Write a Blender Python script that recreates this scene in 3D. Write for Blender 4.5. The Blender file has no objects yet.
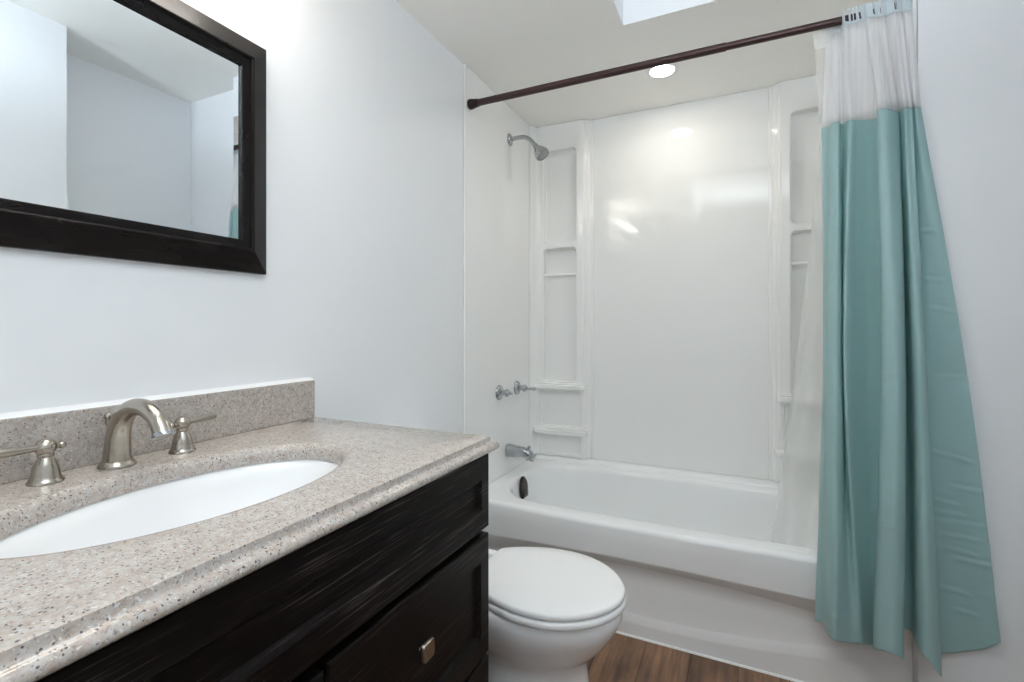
import bpy, bmesh, math, random
from mathutils import Vector, Matrix
S = bpy.context.scene
COL = S.collection
R = math.radians
random.seed(7)

# ------------------------------------------------------------------ camera
CAM = (1.057, 0.0, 1.146)
YAW = 25.3
cd = bpy.data.cameras.new('camera'); cam = bpy.data.objects.new('camera', cd); COL.objects.link(cam)
cd.sensor_width = 36.0; cd.lens = 17.0; cd.shift_y = -15.0/1024.0; cd.clip_start = 0.02
cam.location = CAM; cam.rotation_euler = (R(90), 0, R(YAW))
S.camera = cam
# ------------------------------------------------------------------ world, exposure
w = bpy.data.worlds.new('world'); S.world = w; w.use_nodes = True
w.node_tree.nodes['Background'].inputs[0].default_value = (0.8, 0.88, 1.0, 1)
w.node_tree.nodes['Background'].inputs[1].default_value = 0.3
S.view_settings.view_transform = 'Standard'; S.view_settings.look = 'None'
S.view_settings.exposure = 0.42; S.view_settings.gamma = 1.0
S.view_settings.use_curve_mapping = False
S.cycles.max_bounces = 14; S.cycles.diffuse_bounces = 8; S.cycles.transparent_max_bounces = 24
S.cycles.caustics_reflective = False

def area_light(name, loc, rot, sx, sy, power, color, shape='RECTANGLE'):
    l = bpy.data.lights.new(name, 'AREA'); l.shape = shape; l.size = sx
    if shape in ('RECTANGLE', 'ELLIPSE'): l.size_y = sy
    l.energy = power; l.color = color
    o = bpy.data.objects.new(name, l); COL.objects.link(o); o.location = loc; o.rotation_euler = rot
    return o
def point_light(name, loc, power, color, rad):
    l = bpy.data.lights.new(name, 'POINT'); l.energy = power; l.color = color; l.shadow_soft_size = rad
    o = bpy.data.objects.new(name, l); COL.objects.link(o); o.location = loc
    return o
# cool light bounced off the high ceiling behind the camera, warm strip over the mirror, ceiling light of the alcove
l = bpy.data.lights.new('uplight', 'SPOT'); l.energy = 64.0; l.color = (0.82, 0.91, 1.0); l.shadow_soft_size = 0.12
l.spot_size = R(142); l.spot_blend = 0.35
o = bpy.data.objects.new('uplight', l); COL.objects.link(o); o.location = (1.17, -0.30, 1.98); o.rotation_euler = (R(180-22), 0, 0)
area_light('vanity_strip', (0.11, 0.50, 2.07), (0, R(8), 0), 0.10, 0.56, 1.7, (1.0, 0.94, 0.87))
area_light('vanity_strip_up', (0.11, 0.50, 2.09), (R(180), R(-12), 0), 0.10, 0.56, 3.6, (1.0, 0.93, 0.83))
o = area_light('downlight_beam', (0.751, 2.16, 2.240), (0, 0, 0), 0.10, 0.10, 1.6, (1.0, 0.94, 0.84), 'DISK')

# ------------------------------------------------------------------ materials
def mat(name):
    m = bpy.data.materials.new(name); m.use_nodes = True
    return m, m.node_tree, m.node_tree.nodes['Principled BSDF']
def plain(name, col, rough=0.5, metal=0.0, coat=0.0, spec=0.5):
    m, nt, b = mat(name)
    b.inputs['Base Color'].default_value = (*col, 1); b.inputs['Roughness'].default_value = rough
    b.inputs['Metallic'].default_value = metal; b.inputs['Coat Weight'].default_value = coat
    b.inputs['Specular IOR Level'].default_value = spec
    return m
def node(nt, kind, **kw):
    n = nt.nodes.new(kind)
    for k, v in kw.items(): setattr(n, k, v)
    return n
def coords(nt, scale=(1, 1, 1), rot=(0, 0, 0)):
    tc = node(nt, 'ShaderNodeTexCoord'); mp = node(nt, 'ShaderNodeMapping')
    mp.inputs['Scale'].default_value = scale; mp.inputs['Rotation'].default_value = rot
    nt.links.new(tc.outputs['Object'], mp.inputs['Vector'])
    return mp.outputs['Vector']
def noise(nt, vec, scale, detail=4, rough=0.5):
    n = node(nt, 'ShaderNodeTexNoise'); n.inputs['Scale'].default_value = scale
    n.inputs['Detail'].default_value = detail; n.inputs['Roughness'].default_value = rough
    nt.links.new(vec, n.inputs['Vector']); return n.outputs['Fac']
def ramp(nt, fac, stops, interp='LINEAR'):
    r = node(nt, 'ShaderNodeValToRGB'); r.color_ramp.interpolation = interp
    el = r.color_ramp.elements
    while len(el) < len(stops): el.new(0.5)
    for e, (p, c) in zip(el, stops):
        e.position = p; e.color = (*c, 1) if len(c) == 3 else c
    nt.links.new(fac, r.inputs['Fac']); return r.outputs['Color']
def mixc(nt, fac, a, b, mode='MIX'):
    m = node(nt, 'ShaderNodeMix', data_type='RGBA', blend_type=mode)
    for sock, v in ((m.inputs[0], fac), (m.inputs[6], a), (m.inputs[7], b)):
        if hasattr(v, 'links'): nt.links.new(v, sock)
        elif isinstance(v, (int, float)): sock.default_value = v
        else: sock.default_value = (*v, 1)
    return m.outputs[2]
def bump(nt, b, fac, strength, dist=0.002):
    n = node(nt, 'ShaderNodeBump'); n.inputs['Strength'].default_value = strength; n.inputs['Distance'].default_value = dist
    nt.links.new(fac, n.inputs['Height']); nt.links.new(n.outputs['Normal'], b.inputs['Normal'])
    return n

def wall_paint(name, col):
    m, nt, b = mat(name); b.inputs['Base Color'].default_value = (*col, 1); b.inputs['Roughness'].default_value = 0.55
    b.inputs['Specular IOR Level'].default_value = 0.3
    bump(nt, b, noise(nt, coords(nt), 160, 3), 0.12, 0.001); return m
M_WALL = wall_paint('wall_paint', (0.835, 0.85, 0.87))
M_CEIL = wall_paint('ceiling_paint', (0.92, 0.908, 0.87))
M_ACRYL = plain('white_acrylic', (0.86, 0.865, 0.855), 0.06)
M_TUB = plain('tub_enamel', (0.85, 0.862, 0.868), 0.14)
M_PORC = plain('white_porcelain', (0.86, 0.87, 0.88), 0.10, coat=0.3)
M_SEAT = plain('white_seat_plastic', (0.87, 0.875, 0.88), 0.22)
M_CHROME = plain('chrome', (0.44, 0.46, 0.48), 0.07, 1.0)
M_BRONZE = plain('oil_rubbed_bronze', (0.030, 0.020, 0.019), 0.36, 0.6)
M_ROD = plain('rod_bronze', (0.060, 0.033, 0.033), 0.34, 0.5)
M_CAULK = plain('white_caulk', (0.85, 0.85, 0.85), 0.5)
M_RING = plain('downlight_trim', (0.85, 0.85, 0.84), 0.4)
M_DARK = plain('dark_gap', (0.01, 0.01, 0.01), 0.7)

def brushed(name, col, rough):
    m, nt, b = mat(name); b.inputs['Metallic'].default_value = 1.0
    f = noise(nt, coords(nt, (40, 40, 900)), 1.0, 3)
    nt.links.new(ramp(nt, f, [(0.3, tuple(c*0.88 for c in col)), (0.7, col)]), b.inputs['Base Color'])
    b.inputs['Roughness'].default_value = rough; return m
M_NICKEL = brushed('brushed_nickel', (0.47, 0.43, 0.375), 0.26)

def granite():
    m, nt, b = mat('speckled_granite')
    v = coords(nt)
    base = ramp(nt, noise(nt, v, 75, 6, 0.75), [(0.30, (0.28, 0.245, 0.22)), (0.48, (0.43, 0.39, 0.355)), (0.68, (0.55, 0.525, 0.50))])
    warm = ramp(nt, noise(nt, v, 150, 3, 0.6), [(0.42, (0.54, 0.42, 0.34)), (0.62, (0.50, 0.50, 0.50))])
    c = mixc(nt, 0.35, base, warm)
    pale = ramp(nt, noise(nt, v, 210, 2, 0.5), [(0.62, (0, 0, 0)), (0.68, (1, 1, 1))])
    c = mixc(nt, pale, c, (0.64, 0.62, 0.59))
    grey = ramp(nt, noise(nt, v, 230, 3, 0.6), [(0.59, (0, 0, 0)), (0.66, (1, 1, 1))])
    c = mixc(nt, grey, c, (0.26, 0.235, 0.235))
    vo = node(nt, 'ShaderNodeTexVoronoi'); vo.inputs['Scale'].default_value = 330
    wob = node(nt, 'ShaderNodeTexNoise'); wob.inputs['Scale'].default_value = 260; nt.links.new(v, wob.inputs['Vector'])
    mv = node(nt, 'ShaderNodeVectorMath', operation='SCALE'); mv.inputs['Scale'].default_value = 0.004; nt.links.new(wob.outputs['Color'], mv.inputs[0])
    av = node(nt, 'ShaderNodeVectorMath', operation='ADD'); nt.links.new(v, av.inputs[0]); nt.links.new(mv.outputs[0], av.inputs[1])
    nt.links.new(av.outputs[0], vo.inputs['Vector'])
    sep = node(nt, 'ShaderNodeSeparateColor'); nt.links.new(vo.outputs['Color'], sep.inputs['Color'])
    pick = ramp(nt, sep.outputs['Red'], [(0.87, (0, 0, 0)), (0.88, (1, 1, 1))])
    near = ramp(nt, vo.outputs['Distance'], [(0.34, (1, 1, 1)), (0.46, (0, 0, 0))])
    dark = mixc(nt, 1.0, pick, near, 'MULTIPLY')
    c = mixc(nt, dark, c, (0.10, 0.092, 0.095))
    nt.links.new(c, b.inputs['Base Color']); b.inputs['Roughness'].default_value = 0.13
    return m
M_GRAN = granite()

def espresso():
    m, nt, b = mat('espresso_wood')
    v = coords(nt, (360, 6.0, 360))
    f = noise(nt, v, 1.0, 5, 0.65)
    v2 = coords(nt, (6, 1.2, 6)); f2 = noise(nt, v2, 2.0, 3)
    pores = ramp(nt, f, [(0.56, (0.0, 0.0, 0.0)), (0.66, (1, 1, 1))])
    zone = ramp(nt, f2, [(0.42, (0.04, 0.04, 0.04)), (0.62, (1, 1, 1))])
    k = mixc(nt, 1.0, pores, zone, 'MULTIPLY')
    base = mixc(nt, f2, (0.0030, 0.0021, 0.0019), (0.0060, 0.0042, 0.0034))
    nt.links.new(mixc(nt, k, base, (0.085, 0.072, 0.068)), b.inputs['Base Color'])
    b.inputs['Roughness'].default_value = 0.40; b.inputs['Specular IOR Level'].default_value = 0.13
    bump(nt, b, f, 0.25, 0.0006); return m
M_WOOD = espresso()

def frame_wood():
    m, nt, b = mat('black_brown_frame')
    f = noise(nt, coords(nt, (90, 8, 8)), 1.0, 4)
    nt.links.new(ramp(nt, f, [(0.3, (0.004, 0.003, 0.003)), (0.75, (0.011, 0.008, 0.008))]), b.inputs['Base Color'])
    b.inputs['Roughness'].default_value = 0.27; b.inputs['Specular IOR Level'].default_value = 0.2; return m
M_FRAME = frame_wood()
M_MIRROR = plain('silvered_glass', (0.86, 0.90, 0.92), 0.0, 1.0)

def planks():
    m, nt, b = mat('brown_vinyl_planks')
    v = coords(nt, (1, 1, 1), (0, 0, R(90)))
    br = node(nt, 'ShaderNodeTexBrick'); br.offset = 0.37
    for k, x in (('Scale', 1.0), ('Mortar Size', 0.0012), ('Brick Width', 1.1), ('Row Height', 0.15), ('Bias', 0.0), ('Mortar Smooth', 0.2)):
        br.inputs[k].default_value = x
    br.inputs['Color1'].default_value = (0.16, 0.088, 0.050, 1); br.inputs['Color2'].default_value = (0.36, 0.215, 0.13, 1)
    br.inputs['Mortar'].default_value = (0.05, 0.028, 0.018, 1)
    nt.links.new(v, br.inputs['Vector'])
    g = noise(nt, coords(nt, (38, 2.2, 1)), 1.0, 6, 0.65)
    big = noise(nt, coords(nt, (9, 3.5, 1)), 1.0, 3)
    c = mixc(nt, 1.0, br.outputs['Color'], ramp(nt, g, [(0.3, (0.38, 0.36, 0.35)), (0.68, (1.35, 1.3, 1.25))]), 'MULTIPLY')
    c = mixc(nt, 0.85, c, ramp(nt, big, [(0.33, (0.45, 0.42, 0.42)), (0.6, (1.15, 1.1, 1.05))]), 'MULTIPLY')
    nt.links.new(c, b.inputs['Base Color']); b.inputs['Roughness'].default_value = 0.38
    bump(nt, b, g, 0.15, 0.001); return m
M_FLOOR = planks()

def cloth(name, col, transp, transl, rough, creases=0.0, pleats=0.0, tint=None):
    m, nt, b = mat(name); out = nt.nodes['Material Output']
    b.inputs['Base Color'].default_value = (*col, 1); b.inputs['Roughness'].default_value = rough
    tl = node(nt, 'ShaderNodeBsdfTranslucent'); tl.inputs['Color'].default_value = (*(tint or col), 1)
    mx = node(nt, 'ShaderNodeMixShader'); mx.inputs[0].default_value = transl
    nt.links.new(b.outputs[0], mx.inputs[1]); nt.links.new(tl.outputs[0], mx.inputs[2])
    last = mx
    if transp > 0:
        tr = node(nt, 'ShaderNodeBsdfTransparent'); m2 = node(nt, 'ShaderNodeMixShader'); m2.inputs[0].default_value = transp
        nt.links.new(mx.outputs[0], m2.inputs[1]); nt.links.new(tr.outputs[0], m2.inputs[2]); last = m2
        if pleats:
            f = noise(nt, coords(nt, (170, 40, 2)), 1.0, 2)
            r_ = ramp(nt, f, [(0.35, (transp*1.6,)*3), (0.65, (transp*0.4,)*3)])
            nt.links.new(r_, m2.inputs[0])
    nt.links.new(last.outputs[0], out.inputs['Surface'])
    if creases:
        f = noise(nt, coords(nt, (7, 3, 30)), 1.0, 4, 0.6)
        bn = bump(nt, b, f, creases, 0.006)
        # packing creases: thin level lines
        wv = node(nt, 'ShaderNodeTexWave', wave_type='BANDS', bands_direction='Z'); wv.inputs['Scale'].default_value = 1.15
        wv.inputs['Distortion'].default_value = 0.25; wv.inputs['Detail'].default_value = 1
        tc = coords(nt); nt.links.new(tc, wv.inputs['Vector'])
        ln = ramp(nt, wv.outputs['Fac'], [(0.985, (0, 0, 0)), (1.0, (1, 1, 1))])
        b2 = node(nt, 'ShaderNodeBump'); b2.inputs['Strength'].default_value = 0.35; b2.inputs['Distance'].default_value = 0.002
        nt.links.new(ln, b2.inputs['Height']); nt.links.new(bn.outputs['Normal'], b2.inputs['Normal'])
        nt.links.new(b2.outputs['Normal'], b.inputs['Normal'])
    return m
M_TEAL = cloth('teal_vinyl', (0.46, 0.66, 0.675), 0.0, 0.34, 0.36, creases=0.22, tint=(0.50, 0.69, 0.66))
M_SHEER = cloth('white_sheer_mesh', (0.92, 0.92, 0.93), 0.10, 0.5, 0.6, pleats=1.0)
M_BAND = cloth('pale_header_band', (0.80, 0.87, 0.91), 0.10, 0.40, 0.5)
M_LINER = cloth('clear_vinyl_liner', (0.88, 0.88, 0.86), 0.50, 0.55, 0.4)
M_LBAND = cloth('frosted_liner_band', (0.90, 0.90, 0.89), 0.18, 0.5, 0.3)

def emitter():
    m, nt, b = mat('lit_diffuser')
    b.inputs['Base Color'].default_value = (0.9, 0.9, 0.9, 1)
    b.inputs['Emission Color'].default_value = (1.0, 0.96, 0.88, 1); b.inputs['Emission Strength'].default_value = 14.0
    return m
M_LENS = emitter()

# ------------------------------------------------------------------ mesh helpers
def link(name, bm, m, parent=None, smooth=True, bevel=0.0, seg=3, angle=35, subsurf=0, autosmooth=40, loc=None):
    bmesh.ops.recalc_face_normals(bm, faces=bm.faces)
    me = bpy.data.meshes.new(name); bm.to_mesh(me); bm.free()
    for mm in (m if isinstance(m, (list, tuple)) else [m]): me.materials.append(mm)
    o = bpy.data.objects.new(name, me); COL.objects.link(o)
    if parent: o.parent = parent; o.matrix_parent_inverse = parent.matrix_basis.inverted() if parent.parent is None else (parent.parent.matrix_basis @ parent.matrix_parent_inverse @ parent.matrix_basis).inverted()
    if smooth:
        for p in me.polygons: p.use_smooth = True
        if autosmooth < 180: me.set_sharp_from_angle(angle=R(autosmooth))
    if bevel:
        b = o.modifiers.new('bevel', 'BEVEL'); b.width = bevel; b.segments = seg; b.limit_method = 'ANGLE'; b.angle_limit = R(angle)
        b.harden_normals = True
    if subsurf:
        s = o.modifiers.new('sub', 'SUBSURF'); s.levels = subsurf; s.render_levels = subsurf
    return o
def empty(name, loc, label, cat, group=None):
    o = bpy.data.objects.new(name, None); COL.objects.link(o); o.location = loc; o.empty_display_size = 0.1
    o['label'] = label; o['category'] = cat
    if group: o['group'] = group
    return o
def struct(o): o['kind'] = 'structure'; return o
def box(bm, x0, x1, y0, y1, z0, z1):
    v = [bm.verts.new((x, y, z)) for z in (z0, z1) for x, y in ((x0, y0), (x1, y0), (x1, y1), (x0, y1))]
    fs = [(0, 3, 2, 1), (4, 5, 6, 7), (0, 1, 5, 4), (1, 2, 6, 5), (2, 3, 7, 6), (3, 0, 4, 7)]
    for f in fs: bm.faces.new([v[i] for i in f])
    return v
def loft(bm, rings, cap0=True, cap1=True, closed=True, mi=0):
    vs = [[bm.verts.new(p) for p in r] for r in rings]
    n = len(rings[0])
    for a, b in zip(vs[:-1], vs[1:]):
        for i in range(n if closed else n-1):
            j = (i+1) % n
            f = bm.faces.new((a[i], a[j], b[j], b[i])); f.material_index = mi
    if cap0: bm.faces.new(vs[0][::-1]).material_index = mi
    if cap1: bm.faces.new(vs[-1]).material_index = mi
    return vs
def lathe(bm, origin, axis, prof, n=40, cap0=True, cap1=True):
    """prof: list of (radius, distance along axis)"""
    a = Vector(axis).normalized(); o = Vector(origin)
    u = a.orthogonal().normalized(); v = a.cross(u)
    rings = [[o + a*d + (u*math.cos(2*math.pi*i/n) + v*math.sin(2*math.pi*i/n))*max(r, 1e-4) for i in range(n)] for r, d in prof]
    loft(bm, rings, cap0, cap1)
def crom(pts, sub):
    pts = [tuple(p) for p in pts]; out = []
    P = [pts[0]] + pts + [pts[-1]]
    for i in range(1, len(P)-2):
        p0, p1, p2, p3 = P[i-1:i+3]
        for k in range(sub):
            t = k/sub
            out.append(tuple(0.5*(2*b + (c-a)*t + (2*a-5*b+4*c-d)*t*t + (3*b-a-3*c+d)*t**3) for a, b, c, d in zip(p0, p1, p2, p3)))
    out.append(pts[-1]); return out
def tube(bm, pts, radii, n=24, sub=8, cap=True, flat=None):
    pr = crom([(*p, r) for p, r in zip(pts, radii)], sub) if sub > 1 else [(*p, r) for p, r in zip(pts, radii)]
    P = [Vector(p[:3]) for p in pr]; rings = []; up = None
    for i, p in enumerate(P):
        t = (P[min(i+1, len(P)-1)] - P[max(i-1, 0)]).normalized()
        if up is None: up = t.orthogonal().normalized() if flat is None else Vector(flat)
        up = (up - t*up.dot(t)).normalized(); s = t.cross(up)
        rings.append([p + (up*math.cos(2*math.pi*k/n) + s*math.sin(2*math.pi*k/n))*pr[i][3] for k in range(n)])
    loft(bm, rings, cap, cap)
def sphere(bm, c, r, seg=24):
    bmesh.ops.create_uvsphere(bm, u_segments=seg, v_segments=seg//2, radius=r, matrix=Matrix.Translation(c))
def rrect(x0, x1, y0, y1, r, n):
    """rounded rectangle, 4*n points, counter-clockwise from the right side"""
    pts = []
    for cx, cy, a0 in ((x1-r, y1-r, 0), (x0+r, y1-r, 90), (x0+r, y0+r, 180), (x1-r, y0+r, 270)):
        for k in range(n):
            a = R(a0 + 90*k/(n-1)); pts.append((cx + r*math.cos(a), cy + r*math.sin(a)))
    return pts
def bake_boolean(o, cutters):
    """cut boxes out of a mesh once and keep the plain result"""
    for c in cutters:
        md = o.modifiers.new('cut', 'BOOLEAN'); md.operation = 'DIFFERENCE'; md.solver = 'EXACT'; md.object = c
    bpy.context.view_layer.update()
    dg = bpy.context.evaluated_depsgraph_get()
    me = bpy.data.meshes.new_from_object(o.evaluated_get(dg))
    o.modifiers.clear(); old = o.data; o.data = me; me.name = old.name
    for c in cutters: bpy.data.objects.remove(c)

# ------------------------------------------------------------------ the room
HL, HH = 2.249, 2.455          # low ceiling over vanity and tub, higher ceiling of the room
YB = 2.54
bm = bmesh.new(); box(bm, -0.1, 2.1, -1.4, 2.64, -0.08, 0.0); struct(link('floor', bm, M_FLOOR, smooth=False))
bm = bmesh.new(); box(bm, -0.1, 0.0, -1.4, 2.64, 0, 2.56); struct(link('wall_left', bm, M_WALL, smooth=False))
bm = bmesh.new(); box(bm, 0.0, 1.52, YB, 2.64, 0, 2.56); struct(link('wall_back', bm, M_WALL, smooth=False))
bm = bmesh.new(); box(bm, 0.0, 1.648, -1.4, -1.3, 0, 2.56); struct(link('wall_front', bm, M_WALL, smooth=False))
bm = bmesh.new()
box(bm, 1.52, 2.1, 1.762, 2.64, 0, 2.56); box(bm, 1.903, 2.1, 1.08, 1.762, 0, 2.56); box(bm, 1.648, 2.1, -1.4, 1.08, 0, 2.56)
struct(link('wall_right', bm, M_WALL, smooth=False))
bm = bmesh.new()
box(bm, 0.0, 0.668, -1.3, YB, HL, 2.56)                # dropped ceiling over the vanity
box(bm, 0.668, 1.52, 1.778, YB, HL, 2.56)              # dropped ceiling over the tub
for f in bm.faces: f.material_index = 1 if f.normal.z > -0.5 else 0
bm.normal_update()
for f in bm.faces: f.material_index = 0 if abs(f.normal.z) > 0.5 else 1
n0 = len(bm.faces)
box(bm, 0.668, 1.92, -1.3, 1.778, HH, 2.56)
struct(link('ceiling', bm, [M_CEIL, M_WALL], smooth=False))

# ------------------------------------------------------------------ bathtub
NB = 20
def s_of(x): return (x-0.76)/0.76
def y_up(x): return 1.795 - 0.026*(1 - s_of(x)**2)
XL, XR, YR = 0.0015, 1.5185, 2.522
ZR = 0.415
tub = empty('bathtub', (0.76, 2.16, 0), 'white alcove bathtub with bowed apron front and low curved panel', 'bathtub')
bm = bmesh.new()
NX = 60
xs = [XL + (XR-XL)*i/(NX-1) for i in range(NX)]
def apron_col(x):
    s = s_of(x); yu = y_up(x); yp, yb = 1.813, 1.803
    zt = 0.292 - 0.03*s*s; zb = 0.257 - 0.055*s*s; z1 = 0.078 + 0.10*s*s; z2 = 0.052 + 0.088*s*s
    e = 0.004
    pts = [(yu+0.020, ZR+0.000), (yu+0.010, ZR-0.002), (yu+0.003, ZR-0.008), (yu, ZR-0.018), (yu+0.001, 0.35), (yu+0.002, zt+0.008), (yu+0.002, zt+e), (yu+0.004, zt)]
    pts += [(yp-0.004, zb), (yp, zb-e), (yp, (zb*2+z1)/3), (yp, (zb+2*z1)/3), (yp, z1+e), (yp-0.001, z1), (yb, z2), (yb, z2-e), (yb, 0.02), (yb, 0.0)]
    return [(x, y, z) for y, z in pts]
grid = [[bm.verts.new(p) for p in apron_col(x)] for x in xs]
for a, b in zip(grid[:-1], grid[1:]):
    for i in range(len(a)-1): bm.faces.new((a[i], b[i], b[i+1], a[i+1]))
# deck and basin: rounded rings from the deck edge down to the tub floor
def ring(x0, x1, y0, y1, r, z, bow=0.0):
    out = []
    base = rrect(x0, x1, y0, y1, r, NB); full = []
    for q in range(4):
        seg = base[q*NB:(q+1)*NB]; nxt = base[((q+1)*NB) % len(base)]; m = (6, 24, 6, 24)[(q+1) % 4]
        full += seg + [(seg[-1][0]+(nxt[0]-seg[-1][0])*k/m, seg[-1][1]+(nxt[1]-seg[-1][1])*k/m) for k in range(1, m)]
    for x, y in full:
        yy = y - bow*(1 - s_of(x)**2) * max(0.0, (y1-y)/(y1-y0))
        out.append((x, yy, z))
    return out
rings = [ring(0.078, 1.440, 1.872, 2.460, 0.20, ZR-0.001, 0.02),
         ring(0.086, 1.432, 1.880, 2.452, 0.20, ZR-0.006, 0.02),
         ring(0.094, 1.420, 1.888, 2.444, 0.20, ZR-0.022, 0.02),
         ring(0.100, 1.400, 1.894, 2.438, 0.19, ZR-0.06, 0.018),
         ring(0.118, 1.340, 1.906, 2.426, 0.18, 0.22, 0.012),
         ring(0.145, 1.270, 1.925, 2.405, 0.16, 0.13, 0.008),
         ring(0.175, 1.225, 1.950, 2.380, 0.14, 0.095, 0.0),
         ring(0.240, 1.160, 2.000, 2.330, 0.11, 0.088, 0.0)]
vs = loft(bm, rings, False, True)
inner = vs[0]
# outer deck ring with one vertex per inner vertex; the front ones lie on the apron's top edge
outer = []
for v in inner:
    dx, dy = v.co.x - 0.76, v.co.y - 2.165
    t = 1e9
    if dx > 1e-6: t = min(t, (XR-0.76)/dx)
    if dx < -1e-6: t = min(t, (XL-0.76)/dx)
    if dy > 1e-6: t = min(t, (YR-2.165)/dy)
    x = 0.76 + dx*t; y = 2.165 + dy*t
    if dy < 0:
        for _ in range(12):
            yf = y_up(x) + 0.021
            tt = min(t, (yf-2.165)/dy); x = 0.76 + dx*tt
        y = 2.165 + dy*tt
    outer.append((x, y))
for corner in ((XL, YR), (XR, YR), (XL, y_up(XL)+0.02), (XR, y_up(XR)+0.02)):
    k = min(range(len(outer)), key=lambda i: (outer[i][0]-corner[0])**2 + (outer[i][1]-corner[1])**2)
    outer[k] = corner
ov = [bm.verts.new((x, y, ZR)) for x, y in outer]
mid = [bm.verts.new((v.co.x*0.8 + x*0.2, v.co.y*0.8 + y*0.2, ZR+0.003)) for v, (x, y) in zip(inner, outer)]
n = len(inner)
for i in range(n):
    j = (i+1) % n
    bm.faces.new((inner[i], inner[j], mid[j], mid[i])); bm.faces.new((mid[i], mid[j], ov[j], ov[i]))
link('tub_body', bm, M_TUB, tub, autosmooth=50)
bm = bmesh.new()      # raised back ledge of the rim against the wall
rings = [[(x, 2.470, ZR+0.001), (x, 2.474, ZR+0.012), (x, 2.484, ZR+0.019), (x, 2.523, ZR+0.021), (x, 2.523, ZR+0.001)] for x in (0.03, 0.4, 0.8, 1.2, 1.49)]
loft(bm, rings); link('rim_ledge', bm, M_TUB, tub)
bm = bmesh.new()
rings = [[(x, 1.8025, 0.006), (x, 1.799, 0.005), (x, 1.797, 0.002), (x, 1.7965, 0.0005), (x, 1.8025, 0.0005)] for x in (0.01, 0.76, 1.51)]
loft(bm, rings); o = link('caulk_bead', bm, M_CAULK, tub); o['label'] = 'white sealant bead along the floor'
# overflow plate on the drain-end wall of the basin
bm = bmesh.new()
def plate(scale, out):
    pts = []
    for k in range(32):
        a = 2*math.pi*k/32; y = 0.040*math.cos(a); z = 0.054*math.sin(a)
        if z < 0: y = 0.040*math.copysign(abs(math.cos(a))**0.35, math.cos(a))
        z = max(z, -0.048)
        pts.append((0.1035 + out - 0.0 + (0.372-(0.362+z))*0.10, 2.138 + y*scale, 0.364 + z*scale))
    return pts
loft(bm, [plate(1, 0.0), plate(1, 0.006), plate(0.9, 0.011), plate(0.5, 0.0135)])
o = link('overflow_plate', bm, M_BRONZE, tub); o['label'] = 'dark bronze overflow plate'
bm = bmesh.new(); lathe(bm, (0.30, 2.165, 0.0875), (0, 0, 1), [(0.034, 0), (0.034, 0.003), (0.028, 0.005), (0.012, 0.006)])
o = link('drain', bm, M_BRONZE, tub)

# ------------------------------------------------------------------ tub and shower surround
sur = empty('shower_surround', (0.76, 2.5, 0.44), 'glossy white three-wall shower surround with built-in corner shelves above the bathtub', 'shower surround')
ZS0, ZS1 = 0.4365, 2.2485
bm = bmesh.new(); box(bm, 0.0003, 0.009, 1.757, 2.4375, ZR+0.001, ZS1)
box(bm, 0.0003, 0.012, 1.753, 1.764, ZR+0.001, ZS1); link('side_panel', bm, M_ACRYL, sur, bevel=0.003)
bm = bmesh.new(); box(bm, 1.511, 1.5188, 1.770, 2.4375, ZR+0.001, ZS1)
box(bm, 1.508, 1.5188, 1.766, 1.778, ZR+0.004, ZS1); link('side_panel', bm, M_ACRYL, sur, bevel=0.003)
bm = bmesh.new(); box(bm, 0.336, 1.184, 2.522, 2.5385, ZS0, ZS1); link('back_panel', bm, M_ACRYL, sur, bevel=0.003)
def corner_unit(mir):
    X = (lambda x: 1.52 - x) if mir else (lambda x: x)
    prof = [(0.0015, 2.4385), (0.018, 2.4385), (0.024, 2.447), (0.030, 2.468), (0.040, 2.482), (0.056, 2.4865), (0.294, 2.4865),
            (0.303, 2.490), (0.307, 2.500), (0.318, 2.503), (0.324, 2.508), (0.327, 2.514), (0.344, 2.516), (0.348, 2.521), (0.348, 2.5385), (0.0015, 2.5385)]
    if mir: prof = prof[::-1]
    bm = bmesh.new(); loft(bm, [[(X(x), y, z) for x, y in prof] for z in (ZS0, ZS1)])
    o = link('corner_unit', bm, M_ACRYL, sur)
    cs = []
    for x0, x1, z0, z1, yb, r in ((0.074, 0.259, 1.602, 2.105, 2.528, 0.022), (0.074, 0.259, 0.838, 1.570, 2.528, 0.022),
                               (0.062, 0.285, 0.600, 0.792, 2.500, 0.012), (0.062, 0.285, 0.452, 0.552, 2.498, 0.012)):
        a, b = sorted((X(x0), X(x1)))
        cb = bmesh.new()
        loft(cb, [[(x, y, z) for x, z in rrect(a, b, z0, z1, r, 6)] for y in (2.44, yb)])
        cs.append(link('cutter', cb, M_ACRYL, smooth=False))
    bake_boolean(o, cs)
    for p in o.data.polygons: p.use_smooth = True
    o.data.set_sharp_from_angle(angle=R(42))
    b = o.modifiers.new('bevel', 'BEVEL'); b.width = 0.006; b.segments = 3; b.limit_method = 'ANGLE'; b.angle_limit = R(50); b.harden_normals = True
    for z, xa, xb, d in ((0.820, 0.026, 0.318, 0.046), (0.578, 0.026, 0.325, 0.050)):
        bm = bmesh.new()
        pl = [(xa, 2.4870), (xa, 2.4870-d*0.7), (xa+0.012, 2.4870-d), (xb-0.02, 2.4870-d), (xb, 2.4870-d*0.55), (xb, 2.4870)]
        if mir: pl = pl[::-1]
        loft(bm, [[(X(x), y, zz) for x, y in pl] for zz in (z-0.014, z+0.012)])
        link('shelf', bm, M_ACRYL, o, bevel=0.006)
    a, b = sorted((X(0.0745), X(0.2585)))
    bm = bmesh.new(); tube(bm, [(a, 2.500, 1.425), (b, 2.500, 1.425)], [0.0075]*2, 16, 1); link('washcloth_bar', bm, M_ACRYL, o)
    return o
corner_unit(False); corner_unit(True)

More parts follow.
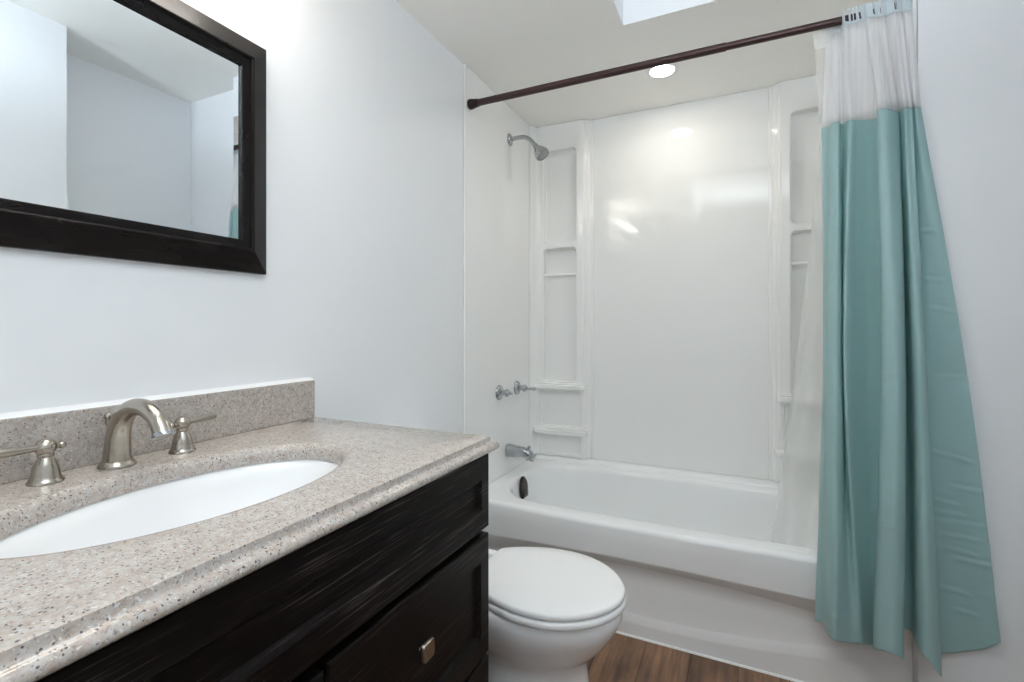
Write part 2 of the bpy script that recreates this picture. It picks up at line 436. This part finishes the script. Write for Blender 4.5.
# ------------------------------------------------------------------ shower and tub fittings (left alcove wall)
YC = 2.168
XW = 0.0095
sh = empty('showerhead', (XW, YC+0.02, 2.08), 'chrome shower head on a bent arm high on the left surround wall', 'shower head')
bm = bmesh.new(); lathe(bm, (XW, YC+0.02, 2.08), (1, 0, 0), [(0.030, 0), (0.030, 0.002), (0.027, 0.006), (0.018, 0.011), (0.012, 0.013)]); link('flange', bm, M_CHROME, sh)
bm = bmesh.new()
tube(bm, [(XW+0.008, YC+0.02, 2.08), (0.05, YC+0.02, 2.083), (0.095, YC+0.02, 2.078), (0.128, YC+0.02, 2.055), (0.150, YC+0.02, 2.026)], [0.0105]*5, 20, 8); link('arm', bm, M_CHROME, sh)
ax = Vector((0.60, -0.05, -0.80)).normalized()
bm = bmesh.new(); o0 = Vector((0.148, YC+0.02, 2.030))
lathe(bm, o0, ax, [(0.013, -0.004), (0.015, 0.004), (0.014, 0.012), (0.016, 0.018), (0.028, 0.036), (0.0345, 0.052), (0.036, 0.066), (0.034, 0.072), (0.028, 0.073), (0.027, 0.070)]); hd = link('head', bm, M_CHROME, sh)
bm = bmesh.new(); lathe(bm, o0 + ax*0.070, ax, [(0.026, 0), (0.026, 0.002), (0.016, 0.003), (0.014, 0.006), (0.006, 0.007)])
link('spray_face', bm, plain('grey_nozzles', (0.35, 0.36, 0.37), 0.35, 0.7), hd)

def valve(y, lever_end, label):
    t = empty('tub_valve', (XW, y, 0.827), label, 'faucet handle', 'two chrome valve handles on the surround')
    bm = bmesh.new(); lathe(bm, (XW, y, 0.827), (1, 0, 0), [(0.036, 0), (0.036, 0.003), (0.032, 0.010), (0.020, 0.016), (0.015, 0.018), (0.013, 0.030), (0.013, 0.034)]); link('escutcheon', bm, M_CHROME, t)
    hb = bmesh.new(); c = Vector((XW+0.040, y, 0.827))
    lathe(hb, (XW+0.032, y, 0.827), (1, 0, 0), [(0.011, 0), (0.017, 0.004), (0.019, 0.012), (0.016, 0.020), (0.008, 0.025)])
    e = Vector(lever_end)
    tube(hb, [c, c + e*0.4, c + e*0.75, c + e], [0.010, 0.0075, 0.007, 0.0085], 16, 6)
    sphere(hb, c + e, 0.0085, 16); link('lever', hb, M_CHROME, t)
valve(2.070, (0.022, 0.007, -0.001), 'chrome tub valve handle nearer the vanity, its lever turned in')
valve(2.272, (0.048, 0.030, -0.004), 'chrome tub valve handle nearer the corner shelves, lever pointing at the shelf')
sp = empty('tub_spout', (XW, YC, 0.53), 'chrome tub spout on the left surround wall above the bathtub rim', 'tub spout')
bm = bmesh.new()
def sprf(x, zc, hw, hh): return [(x, YC + hw*math.copysign(abs(math.cos(a))**0.7, math.cos(a)), zc + hh*math.copysign(abs(math.sin(a))**0.7, math.sin(a))) for a in [2*math.pi*k/28 for k in range(28)]]
loft(bm, [sprf(XW, 0.528, 0.029, 0.030), sprf(XW+0.004, 0.528, 0.030, 0.031), sprf(0.05, 0.528, 0.0275, 0.028), sprf(0.095, 0.527, 0.025, 0.0245), sprf(0.122, 0.521, 0.0235, 0.0235), sprf(0.138, 0.511, 0.021, 0.022), sprf(0.1445, 0.503, 0.016, 0.018)])
sb = link('spout_body', bm, M_CHROME, sp)
bm = bmesh.new(); lathe(bm, (0.122, YC, 0.4925), (0, 0, 1), [(0.015, 0), (0.015, 0.014)]); link('outlet', bm, M_CHROME, sp)
bm = bmesh.new(); lathe(bm, (0.124, YC, 0.538), (0, 0, 1), [(0.004, 0), (0.004, 0.012), (0.0075, 0.014), (0.0075, 0.021), (0.004, 0.024)]); link('diverter_knob', bm, M_CHROME, sp)

# ------------------------------------------------------------------ curtain rod
RY, RZ = 1.787, 2.090
rod = empty('curtain_rod', (0.76, RY, RZ), 'dark bronze tension curtain rod spanning the bathtub alcove under the ceiling', 'curtain rod')
bm = bmesh.new(); tube(bm, [(0.02, RY, RZ), (1.012, RY, RZ)], [0.0140]*2, 28, 1); link('outer_tube', bm, M_ROD, rod)
bm = bmesh.new(); tube(bm, [(0.99, RY, RZ), (1.50, RY, RZ)], [0.0122]*2, 28, 1); link('inner_tube', bm, M_ROD, rod)
for x, d in ((0.0125, 1), (1.5075, -1)):
    bm = bmesh.new(); lathe(bm, (x, RY, RZ), (d, 0, 0), [(0.0205, 0), (0.0215, 0.004), (0.0205, 0.016), (0.0175, 0.030), (0.0165, 0.042), (0.0125, 0.043)])
    link('end_cap', bm, M_BRONZE, rod)

# ------------------------------------------------------------------ shower curtain
YW = R(YAW); sn, cs_ = math.sin(YW), math.cos(YW); FP = 483.6
def X_at(u, y):
    r = (u-512)/FP; return CAM[0] + (y-CAM[1])*(-sn + cs_*r)/(cs_ + sn*r)
def z_at(u, y, v):
    r = (u-512)/FP; return CAM[2] - (v-326)/FP*(y-CAM[1])/(cs_ + sn*r)
# per fold point: plan position at the rod, at the seam, half way, at the hem, and the height of the hem
FOLD = [ # u_rod y_rod | u_seam y | u_mid y | u_low y | v_hem
 (826, 1.812, 822, 1.790, 823, 1.765, 815, 1.757, 621),
 (829, 1.812, 827, 1.785, 826, 1.750, 822, 1.745, 623),
 (833, 1.812, 832, 1.765, 827, 1.730, 826, 1.720, 632),
 (838, 1.812, 838, 1.755, 836, 1.715, 834, 1.700, 640),
 (841, 1.812, 840, 1.765, 842, 1.725, 842, 1.705, 642),
 (842, 1.790, 842, 1.780, 843, 1.745, 852, 1.715, 643),
 (843, 1.764, 850, 1.755, 845, 1.715, 862, 1.720, 644),
 (849, 1.768, 858, 1.768, 858, 1.735, 868, 1.735, 645),
 (856, 1.764, 868, 1.778, 870, 1.750, 874, 1.742, 645),
 (862, 1.768, 881, 1.772, 885, 1.745, 880, 1.735, 646),
 (866, 1.761, 877, 1.738, 881, 1.705, 873, 1.698, 648),
 (872, 1.764, 886, 1.735, 892, 1.690, 884, 1.680, 651),
 (877, 1.768, 894, 1.745, 900, 1.690, 896, 1.675, 655),
 (881, 1.764, 899, 1.752, 906, 1.710, 904, 1.690, 658),
 (885, 1.768, 895, 1.778, 902, 1.748, 900, 1.735, 630),
 (889, 1.764, 900, 1.752, 908, 1.735, 911, 1.735, 632),
 (893, 1.761, 905, 1.742, 914, 1.705, 917, 1.700, 645),
 (897, 1.764, 909, 1.746, 922, 1.698, 929, 1.685, 661),
 (900, 1.768, 912, 1.744, 927, 1.715, 942, 1.700, 677),
 (902, 1.767, 908, 1.766, 921, 1.742, 936, 1.738, 656),
 (904, 1.764, 912, 1.750, 935, 1.742, 955, 1.745, 653),
 (906, 1.766, 915, 1.745, 948, 1.743, 970, 1.748, 651),
 (908, 1.764, 918, 1.746, 958, 1.742, 985, 1.746, 649),
 (911, 1.766, 921, 1.750, 968, 1.742, 1001, 1.742, 642)]
SUBC = 7
ctl = []
def deep(y, k): return 1.752 - (1.752-y)*k if y < 1.752 else y
FOLD = [(f[0], f[1], f[2], deep(f[3], 2.6), f[4], deep(f[5], 1.9), f[6], deep(f[7], 1.7), f[8]) for f in FOLD]
for f in FOLD:
    ctl.append((X_at(f[0], f[1]), f[1], X_at(f[2], f[3]), f[3], X_at(f[4], f[5]), f[5], X_at(f[6], f[7]), f[7], z_at(f[6], f[7], f[8])))
cols = crom(ctl, SUBC)
Z_TOP, Z_SEAM, Z_MID = 2.112, 1.768, 1.0
def cpoint(c, z):
    """plan position of one curtain column at height z (smooth through rod, seam, middle, hem)"""
    zs = [c[8], Z_MID, Z_SEAM, Z_TOP]; P = [(c[6], c[7]), (c[4], c[5]), (c[2], c[3]), (c[0], c[1])]
    if z >= Z_SEAM:
        t = (z-Z_SEAM)/(Z_TOP-Z_SEAM); a, b = P[2], P[3]
        return (a[0]+(b[0]-a[0])*t, a[1]+(b[1]-a[1])*t)
    i = 0 if z < Z_MID else 1
    t = (z-zs[i])/(zs[i+1]-zs[i])
    m = [((P[1][k]-P[0][k])/(zs[1]-zs[0]) + (P[2][k]-P[1][k])/(zs[2]-zs[1]))/2 for k in (0, 1)]
    out = []
    for k in (0, 1):
        p, q = P[i][k], P[i+1][k]; h = zs[i+1]-zs[i]
        d0 = m[k] if i == 1 else (q-p)/h; d1 = m[k] if i == 0 else (q-p)/h
        out.append((2*t**3-3*t*t+1)*p + (t**3-2*t*t+t)*h*d0 + (-2*t**3+3*t*t)*q + (t**3-t*t)*h*d1)
    return tuple(out)
def sheet(rows_of, skip=None):
    bm = bmesh.new(); g = []
    for ci, c in enumerate(cols):
        col_v = []
        for z in rows_of(c):
            x, y = cpoint(c, z); col_v.append(bm.verts.new((x, y - (crease(ci, z) if z < Z_SEAM else 0.0), z)))
        g.append(col_v)
    for ci, (a, b) in enumerate(zip(g[:-1], g[1:])):
        for i in range(len(a)-1):
            if skip and skip(ci, i): continue
            bm.faces.new((a[i], b[i], b[i+1], a[i+1]))
    return bm
def thick(o, t):
    md = o.modifiers.new('cloth', 'SOLIDIFY'); md.thickness = t; md.offset = 0; return o
cur = empty('shower_curtain', (1.40, 1.75, 0.25), 'teal vinyl shower curtain with sheer white top, gathered at the right of the tub', 'shower curtain')
NZ = 320
rng = random.Random(11)
CREASE = []          # packing creases: (height, first column, last column, depth, slope)
for z, a, b, d in ((1.005, 0.05, 1.0, 0.0016), (0.60, 0.1, 1.0, 0.0016)):
    CREASE.append((z, a, b, d, 0.0))
for z in (1.42, 1.28, 1.20, 0.80, 0.70, 0.665, 0.63, 0.565, 0.53, 0.50, 0.42, 0.36):
    a = rng.uniform(0.80, 0.88); CREASE.append((z, a, rng.uniform(0.93, 1.0), rng.uniform(0.0016, 0.0035), rng.uniform(-0.5, 0.1)))
for z in (0.34, 0.31, 0.27, 0.45):
    a = rng.uniform(0.05, 0.6); CREASE.append((z, a, a+0.14, 0.003, rng.uniform(-0.6, 0.6)))
def crease(ci, z):
    q = ci/(len(cols)-1); d = 0.0
    for zc, a, b, dep, sl in CREASE:
        if a < q < b:
            e = min(1.0, (q-a)/0.03, (b-q)/0.03 if b < 0.99 else 1.0)
            u_ = (z - zc - sl*(q-a)*0.35)/0.0055
            if abs(u_) < 4: d += dep*e*(math.exp(-u_*u_) - 0.6*math.exp(-(u_-1.6)**2))
    return d
bm = sheet(lambda c: [c[8] + (Z_SEAM-c[8])*(1-(k/NZ)) for k in range(NZ+1)])
o = thick(link('teal_panel', bm, M_TEAL, cur, autosmooth=180), 0.0008); o['label'] = 'teal lower panel'
bm = sheet(lambda c: [2.062 + (Z_SEAM-2.062)*(k/10) for k in range(11)])
o = thick(link('sheer_panel', bm, M_SHEER, cur, autosmooth=180), 0.0005); o['label'] = 'sheer white upper panel'
ncol = len(cols)
slit = set()
for uu in (844, 845, 846, 847, 850, 851, 853, 854, 858, 859, 872, 873, 879, 893, 894, 895):
    k = min(range(5*SUBC, ncol), key=lambda i: abs(cols[i][0]-X_at(uu, 1.765))); slit.add(k)
bm = sheet(lambda c: [2.112, 2.106, 2.098, 2.090, 2.080, 2.072, 2.062], lambda ci, i: ci in slit and i <= 4)
o = thick(link('header_band', bm, M_BAND, cur, autosmooth=180), 0.0008); o['label'] = 'pale slotted band at the rod'

# clear liner hanging behind the rod into the tub
lin = empty('shower_liner', (1.32, 1.88, 0.40), 'clear frosted plastic liner hanging inside the tub behind the teal curtain', 'shower liner')
NL = 70
def liner_pt(k, z):
    t = k/NL
    l = [(2.075, 813, 1.806), (2.02, 815, 1.808), (1.75, 820, 1.822), (1.23, 804, 1.86), (0.45, 774, 1.935), (0.34, 770, 1.935)]
    r = [(2.075, 905, 1.806), (2.02, 905, 1.808), (1.75, 905, 1.822), (1.23, 890, 1.86), (0.45, 850, 1.935), (0.34, 846, 1.935)]
    def ev(L):
        for a, b in zip(L[:-1], L[1:]):
            if z >= b[0]:
                q = (a[0]-z)/(a[0]-b[0]); return a[1]+(b[1]-a[1])*q, a[2]+(b[2]-a[2])*q
        return L[-1][1:]
    (ul, y), (ur, _) = ev(l), ev(r)
    x0, x1 = X_at(ul, y), X_at(ur, y)
    amp = 0.002 + 0.006*(2.075-z)/1.7
    y += amp*math.sin(t*19 + 0.8*math.sin(t*9)) + amp*0.5*math.sin(t*13+1)
    if z < 0.6: y = max(y, 1.905)
    return (x0 + (x1-x0)*t, y if z < 1.95 else max(1.8035, y), z)
def liner_mesh(zs):
    bm = bmesh.new(); g = [[bm.verts.new(liner_pt(k, z)) for z in zs] for k in range(NL+1)]
    for a, b in zip(g[:-1], g[1:]):
        for i in range(len(a)-1): bm.faces.new((a[i], b[i], b[i+1], a[i+1]))
    return bm
link('clear_panel', liner_mesh([2.03 - (2.03-0.34)*k/40 for k in range(41)]), M_LINER, lin, autosmooth=180)
o = link('top_band', liner_mesh([2.085, 2.06, 2.03]), M_LBAND, lin, autosmooth=180)

# ------------------------------------------------------------------ recessed ceiling light
dl = empty('recessed_downlight', (0.751, 2.16, HL), 'round recessed ceiling light glowing over the bathtub', 'ceiling light')
bm = bmesh.new(); lathe(bm, (0.751, 2.16, HL-0.0005), (0, 0, -1), [(0.066, 0), (0.066, 0.002), (0.062, 0.005), (0.052, 0.006), (0.050, 0.003), (0.050, 0.0005)], 48, cap1=False)
link('trim_ring', bm, M_RING, dl)
bm = bmesh.new(); lathe(bm, (0.751, 2.16, HL-0.001), (0, 0, -1), [(0.0505, 0), (0.0505, 0.003), (0.03, 0.0042)], 48); link('diffuser', bm, M_LENS, dl)

# ------------------------------------------------------------------ vanity cabinet
VY0, VY1 = 0.000, 0.963
XF, XD = 0.525, 0.546
van = empty('vanity_cabinet', (0.27, 0.477, 0), 'dark espresso wood bathroom vanity under the granite countertop', 'vanity')
bm = bmesh.new(); box(bm, 0.004, XF, VY0+0.004, VY0+0.022, 0.09, 0.868); box(bm, 0.004, XF, VY1-0.022, VY1-0.004, 0.09, 0.868)
box(bm, 0.004, 0.010, VY0+0.022, VY1-0.022, 0.09, 0.868); box(bm, 0.010, XF, VY0+0.022, VY1-0.022, 0.09, 0.108)
box(bm, 0.507, XF, VY0+0.022, VY1-0.022, 0.108, 0.868); box(bm, 0.004, 0.46, VY0+0.02, VY1-0.02, 0.0005, 0.09)
link('body', bm, M_WOOD, van, bevel=0.0015)
def shaker(name, y0, y1, z0, z1, st, rt, rb, parent, knob=None):
    bm = bmesh.new()
    def rect(a, b, c, d, x): return [(x, a, c), (x, b, c), (x, b, d), (x, a, d)]
    e = 0.003; ch = 0.010
    loft(bm, [rect(y0, y1, z0, z1, XF+0.0005), rect(y0, y1, z0, z1, XD-e), rect(y0+e, y1-e, z0+e, z1-e, XD),
              rect(y0+st, y1-st, z0+rb, z1-rt, XD), rect(y0+st+0.002, y1-st-0.002, z0+rb+0.002, z1-rt-0.002, XD-0.003),
              rect(y0+st+ch, y1-st-ch, z0+rb+ch, z1-rt-ch, XD-0.011)])
    o = link(name, bm, M_WOOD, parent, smooth=False)
    if knob:
        ky, kz = knob
        xk = XD-0.011
        kb = bmesh.new(); lathe(kb, (xk+0.0005, ky, kz), (1, 0, 0), [(0.0085, 0), (0.007, 0.004), (0.0055, 0.010), (0.007, 0.017)], 20)
        rr = []
        for dx, sc in ((0.015, 0.78), (0.019, 1.0), (0.0235, 1.0), (0.026, 0.9)):
            rr.append([(xk + dx - 0.35*((y-ky)**2+(z-kz)**2)/0.016, y, z) for y, z in rrect(ky-0.0172*sc, ky+0.0172*sc, kz-0.0172*sc, kz+0.0172*sc, 0.004*sc, 5)])
        loft(kb, rr); k = link('knob', kb, M_NICKEL, o, autosmooth=50); k['label'] = 'square brushed nickel knob'
    return o
o = shaker('false_front', VY0+0.002, VY1-0.002, 0.697, 0.861, 0.034, 0.052, 0.046, van)
shaker('drawer', 0.4915, VY1-0.002, 0.417, 0.682, 0.037, 0.052, 0.046, van, (0.722, 0.563))
shaker('drawer', 0.4915, VY1-0.002, 0.110, 0.408, 0.037, 0.052, 0.046, van, (0.722, 0.270))
shaker('door', VY0+0.002, 0.4855, 0.110, 0.677, 0.055, 0.055, 0.055, van, (0.448, 0.560))

# ------------------------------------------------------------------ countertop with sink cut-out
CX, CY, EA, EB = 0.287, 0.480, 0.152, 0.256
ZC = 0.900
ctop = empty('countertop', (0.28, 0.477, 0.87), 'speckled beige granite countertop with oval sink cut-out and backsplash on the vanity', 'countertop')
def rect_ring(x0, x1, y0, y1, z, angs):
    out = []
    for a in angs:
        dx, dy = math.cos(a), math.sin(a); t = 1e9
        if dx > 1e-9: t = min(t, (x1-CX)/dx)
        if dx < -1e-9: t = min(t, (x0-CX)/dx)
        if dy > 1e-9: t = min(t, (y1-CY)/dy)
        if dy < -1e-9: t = min(t, (y0-CY)/dy)
        out.append((CX+dx*t, CY+dy*t, z))
    return out
x1, y0, y1 = 0.550, -0.004, 0.9575
angs = [2*math.pi*k/160 for k in range(160)]
for cx, cy in ((x1, y1), (x1, y0), (0.002, y0), (0.002, y1)):
    a = math.atan2(cy-CY, cx-CX) % (2*math.pi)
    k = min(range(160), key=lambda i: abs(angs[i]-a)); angs[k] = a
def cring(off, z):
    pts = rect_ring(0.002, x1, y0, y1, z, angs); out = []
    for x, y, z_ in pts:
        if x > x1-1e-6: x += off
        if y > y1-1e-6: y += off
        if y < y0+1e-6: y -= off
        out.append((x, y, z_))
    return out
def ering(sc_off, z): return [(CX+(EA+sc_off)*EB/math.hypot(math.cos(a)*EB, math.sin(a)*EA)*math.cos(a) if False else CX+ell(a, sc_off)*math.cos(a), CY+ell(a, sc_off)*math.sin(a), z) for a in angs]
def ell(a, off): A, B = EA+off, EB+off; return A*B/math.hypot(B*math.cos(a), A*math.sin(a))
bm = bmesh.new()
# from the cut-out's lower lip, over the top, down the moulded outer edge to the underside
prof_in = [(0.0, 0.869), (-0.001, 0.880), (0.001, 0.889), (0.005, 0.896), (0.011, 0.8992), (0.018, 0.900)]
prof_out = [(-0.004, 0.900), (0.000, 0.8985), (0.0008, 0.8940), (0.0012, 0.8890), (0.0035, 0.8865), (0.0075, 0.8860), (0.0125, 0.8840), (0.0160, 0.8790), (0.0160, 0.8740), (0.0125, 0.8700), (0.008, 0.869)]
rings = [ering(o_, z) for o_, z in prof_in] + [cring(o_, z) for o_, z in prof_out]
rings.append(ering(0.0, 0.869))
vs = loft(bm, rings, False, False)
bmesh.ops.remove_doubles(bm, verts=bm.verts, dist=1e-5)
link('slab', bm, M_GRAN, ctop, autosmooth=45)
bm = bmesh.new(); box(bm, 0.0015, 0.020, y0, 0.951, 0.9003, 1.000); link('backsplash', bm, M_GRAN, ctop, bevel=0.0015)
bm = bmesh.new()
loft(bm, [[(0.0008, y, 1.0003), (0.017, y, 1.0003), (0.013, y, 1.003), (0.004, y, 1.006), (0.0008, y, 1.008)] for y in (y0, 0.5, 0.951)])
o = link('caulk_bead', bm, M_CAULK, ctop); o['label'] = 'white sealant along the wall'

snk = empty('sink', (CX, CY, 0.72), 'white oval undermount sink set in the granite countertop', 'sink')
bm = bmesh.new()
prof = [(0.022, 0.8685), (0.004, 0.8685), (-0.004, 0.860), (-0.010, 0.840), (-0.022, 0.800), (-0.045, 0.760), (-0.080, 0.735), (-0.115, 0.727), (-0.128, 0.7255)]
pin = [ering(o_, z) for o_, z in prof]; pout = [ering(o_, z-0.010) for o_, z in prof[::-1]]
pout[-1] = ering(0.022, 0.859)
loft(bm, pin + pout, False, False)
link('bowl', bm, M_PORC, snk)
bm = bmesh.new(); lathe(bm, (CX, CY, 0.722), (0, 0, 1), [(0.020, 0), (0.0235, 0.003), (0.022, 0.006), (0.014, 0.0065), (0.012, 0.010), (0.004, 0.011)])
link('drain', bm, M_NICKEL, snk)

# ------------------------------------------------------------------ faucet
fx, fy = 0.066, 0.472
fau = empty('faucet', (fx, fy, ZC), 'brushed nickel widespread faucet with arched spout and two lever handles behind the sink', 'faucet')
bm = bmesh.new()
lathe(bm, (fx, fy, ZC+0.0004), (0, 0, 1), [(0.0275, 0), (0.0275, 0.003), (0.0255, 0.006), (0.0245, 0.0075), (0.0235, 0.010), (0.022, 0.011)])
tube(bm, [(fx, fy, ZC+0.008), (fx+0.001, fy, ZC+0.03), (fx+0.006, fy, ZC+0.062), (fx+0.022, fy, ZC+0.090), (fx+0.052, fy, ZC+0.1065), (fx+0.088, fy, ZC+0.107), (fx+0.119, fy, ZC+0.092), (fx+0.135, fy, ZC+0.070)],
     [0.0215, 0.0195, 0.0177, 0.0163, 0.0148, 0.0140, 0.0138, 0.0142], 28, 8)
spo = link('spout', bm, M_NICKEL, fau, autosmooth=50)
bm = bmesh.new(); d = Vector((0.42, 0, -0.91)).normalized()
lathe(bm, Vector((fx+0.1347, fy, ZC+0.0705)), d, [(0.0152, -0.001), (0.0158, 0.001), (0.0158, 0.005), (0.012, 0.006)]); link('aerator', bm, M_CHROME, spo)
bm = bmesh.new(); tube(bm, [(fx-0.028, fy, ZC+0.0005), (fx-0.028, fy, ZC+0.070)], [0.0028]*2, 12, 1)
lathe(bm, (fx-0.028, fy, ZC+0.068), (0, 0, 1), [(0.003, 0), (0.0055, 0.006), (0.0045, 0.010), (0.0062, 0.014), (0.0068, 0.019), (0.004, 0.0235)], 20); link('lift_rod', bm, M_NICKEL, spo)
def handle(y, direction):
    bm = bmesh.new(); x = fx+0.003
    lathe(bm, (x, y, ZC+0.0004), (0, 0, 1), [(0.0225, 0), (0.0225, 0.0025), (0.0205, 0.005), (0.0185, 0.009), (0.0174, 0.016), (0.0160, 0.024), (0.0136, 0.031), (0.0112, 0.036), (0.0094, 0.040), (0.0108, 0.0415), (0.0108, 0.044), (0.0098, 0.0465)])
    h = link('handle', bm, M_NICKEL, fau, autosmooth=50)
    lb = bmesh.new(); c = Vector((x, y, ZC+0.0555)); sphere(lb, c, 0.0138, 28)
    d = Vector(direction).normalized()
    tube(lb, [c, c+d*0.018, c+d*0.030, c+d*0.048, c+d*0.064], [0.006, 0.0052, 0.0058, 0.0070, 0.0066], 18, 6); sphere(lb, c+d*0.064, 0.0066, 14)
    tube(lb, [c, c-d*0.016], [0.0042, 0.0042], 14, 1); sphere(lb, c-d*0.021, 0.0060, 14)
    link('lever', lb, M_NICKEL, h, autosmooth=60)
handle(0.374, (0.10, -1, 0.05))
handle(0.580, (-0.05, 1, 0.06))

# ------------------------------------------------------------------ framed mirror
mir = empty('wall_mirror', (0.0, 0.475, 1.271), 'dark brown framed rectangular mirror on the wall over the vanity sink', 'mirror')
MY0, MY1, MZ0, MZ1 = 0.135, 0.809, 1.271, 1.818
def mring(inset, x): return [(x, MY0+inset, MZ0+inset), (x, MY1-inset, MZ0+inset), (x, MY1-inset, MZ1-inset), (x, MY0+inset, MZ1-inset)]
bm = bmesh.new()
loft(bm, [mring(i, x) for i, x in ((0.0, 0.0012), (0.0, 0.012), (0.0015, 0.0145), (0.049, 0.0370), (0.052, 0.0370), (0.0545, 0.0340), (0.056, 0.0295), (0.060, 0.0285), (0.069, 0.0265), (0.073, 0.0240), (0.073, 0.0195), (0.060, 0.0012))], False, False)
link('frame', bm, M_FRAME, mir, autosmooth=22)
bm = bmesh.new()
loft(bm, [mring(0.065, 0.0150), mring(0.065, 0.0186), mring(0.073, 0.0188), mring(0.089, 0.0194)])
link('glass', bm, M_MIRROR, mir, smooth=False)

# ------------------------------------------------------------------ toilet
TY = 1.298
toi = empty('toilet', (0.45, TY, 0), 'white two-piece toilet with closed lid between the vanity and the bathtub', 'toilet')
NT = 56
def egg(xc, af, ab, b, z, p=1.0, sq=1.0):
    out = []
    for k in range(NT):
        a = 2*math.pi*k/NT; c, s = math.cos(a), math.sin(a)
        L = af if c > 0 else ab
        e = 1.0 if c > 0 else sq
        out.append((xc + L*math.copysign(abs(c)**e, c), TY + b*math.copysign(abs(s)**(e if c < 0 else p), s), z))
    return out
bm = bmesh.new()
loft(bm, [egg(0.46, 0.240, 0.30, 0.125, 0.001, sq=0.6), egg(0.46, 0.240, 0.30, 0.125, 0.02, sq=0.6), egg(0.46, 0.230, 0.26, 0.115, 0.05, sq=0.6),
          egg(0.49, 0.190, 0.18, 0.107, 0.12, sq=0.7), egg(0.50, 0.172, 0.13, 0.100, 0.19, sq=0.8), egg(0.505, 0.166, 0.14, 0.104, 0.220, sq=0.8), egg(0.515, 0.180, 0.20, 0.122, 0.245, sq=0.8), egg(0.52, 0.206, 0.26, 0.148, 0.280, sq=0.8),
          egg(0.525, 0.230, 0.30, 0.168, 0.325, sq=0.8), egg(0.53, 0.238, 0.31, 0.177, 0.355, sq=0.8), egg(0.53, 0.236, 0.31, 0.176, 0.380, sq=0.8), egg(0.53, 0.228, 0.30, 0.168, 0.388, sq=0.8)])
link('bowl', bm, M_PORC, toi, autosmooth=70)
LID = crom([(0.352, 0.0), (0.352, 0.06), (0.353, 0.095), (0.362, 0.112), (0.40, 0.138), (0.46, 0.164), (0.53, 0.181), (0.60, 0.180), (0.66, 0.161), (0.715, 0.124), (0.750, 0.080), (0.770, 0.038), (0.776, 0.0)], 5)
LID = LID + [(x, -y) for x, y in LID[-2:0:-1]]
def lid_ring(grow, z, x0=0.352):
    out = []
    for x, y in LID:
        out.append((0.55 + (x-0.55)*(1 + grow/0.21), TY + y*(1 + grow/0.18), z))
    return out
def slab(bm, g, z0, z1, r, dome=0.0):
    loft(bm, [lid_ring(g-r, z0), lid_ring(g-r*0.3, z0+r*0.3), lid_ring(g, z0+r), lid_ring(g, z1-r), lid_ring(g-r*0.3, z1-r*0.3), lid_ring(g-r, z1),
              lid_ring(g-0.05, z1+dome*0.6), lid_ring(g-0.12, z1+dome)])
bm = bmesh.new(); slab(bm, 0.003, 0.3890, 0.4075, 0.006); link('seat', bm, M_SEAT, toi, autosmooth=60)
bm = bmesh.new(); slab(bm, 0.0, 0.4095, 0.428, 0.007, 0.004); link('lid', bm, M_SEAT, toi, autosmooth=60)
for s in (-1, 1):
    bm = bmesh.new(); box(bm, 0.302, 0.352, TY+s*0.075-0.016, TY+s*0.075+0.016, 0.3885, 0.424); link('hinge', bm, M_SEAT, toi, bevel=0.006)
bm = bmesh.new()
loft(bm, [[(x, y, z) for x, y in rrect(0.030+i, 0.235-i, TY-0.20+i, TY+0.185-i, 0.035, 8)] for i, z in ((0.02, 0.3725), (0.012, 0.39), (0.0, 0.68), (0.0, 0.692))])
box(bm, 0.10, 0.26, TY-0.11, TY+0.11, 0.31, 0.374)
link('tank', bm, M_PORC, toi, autosmooth=50)
bm = bmesh.new()
loft(bm, [[(x, y, z) for x, y in rrect(0.022+i, 0.243-i, TY-0.208+i, TY+0.193-i, 0.038, 8)] for i, z in ((0.006, 0.6925), (0.0, 0.697), (0.0, 0.712), (0.004, 0.718), (0.012, 0.720))])
link('tank_lid', bm, M_PORC, toi, autosmooth=50)
bm = bmesh.new(); lathe(bm, (0.2353, TY-0.13, 0.65), (1, 0, 0), [(0.012, 0), (0.012, 0.006), (0.007, 0.010), (0.007, 0.018)], 20)
tube(bm, [(0.250, TY-0.13, 0.65), (0.252, TY-0.09, 0.645), (0.252, TY-0.06, 0.641)], [0.006, 0.005, 0.006], 14, 5); link('flush_lever', bm, M_CHROME, toi)
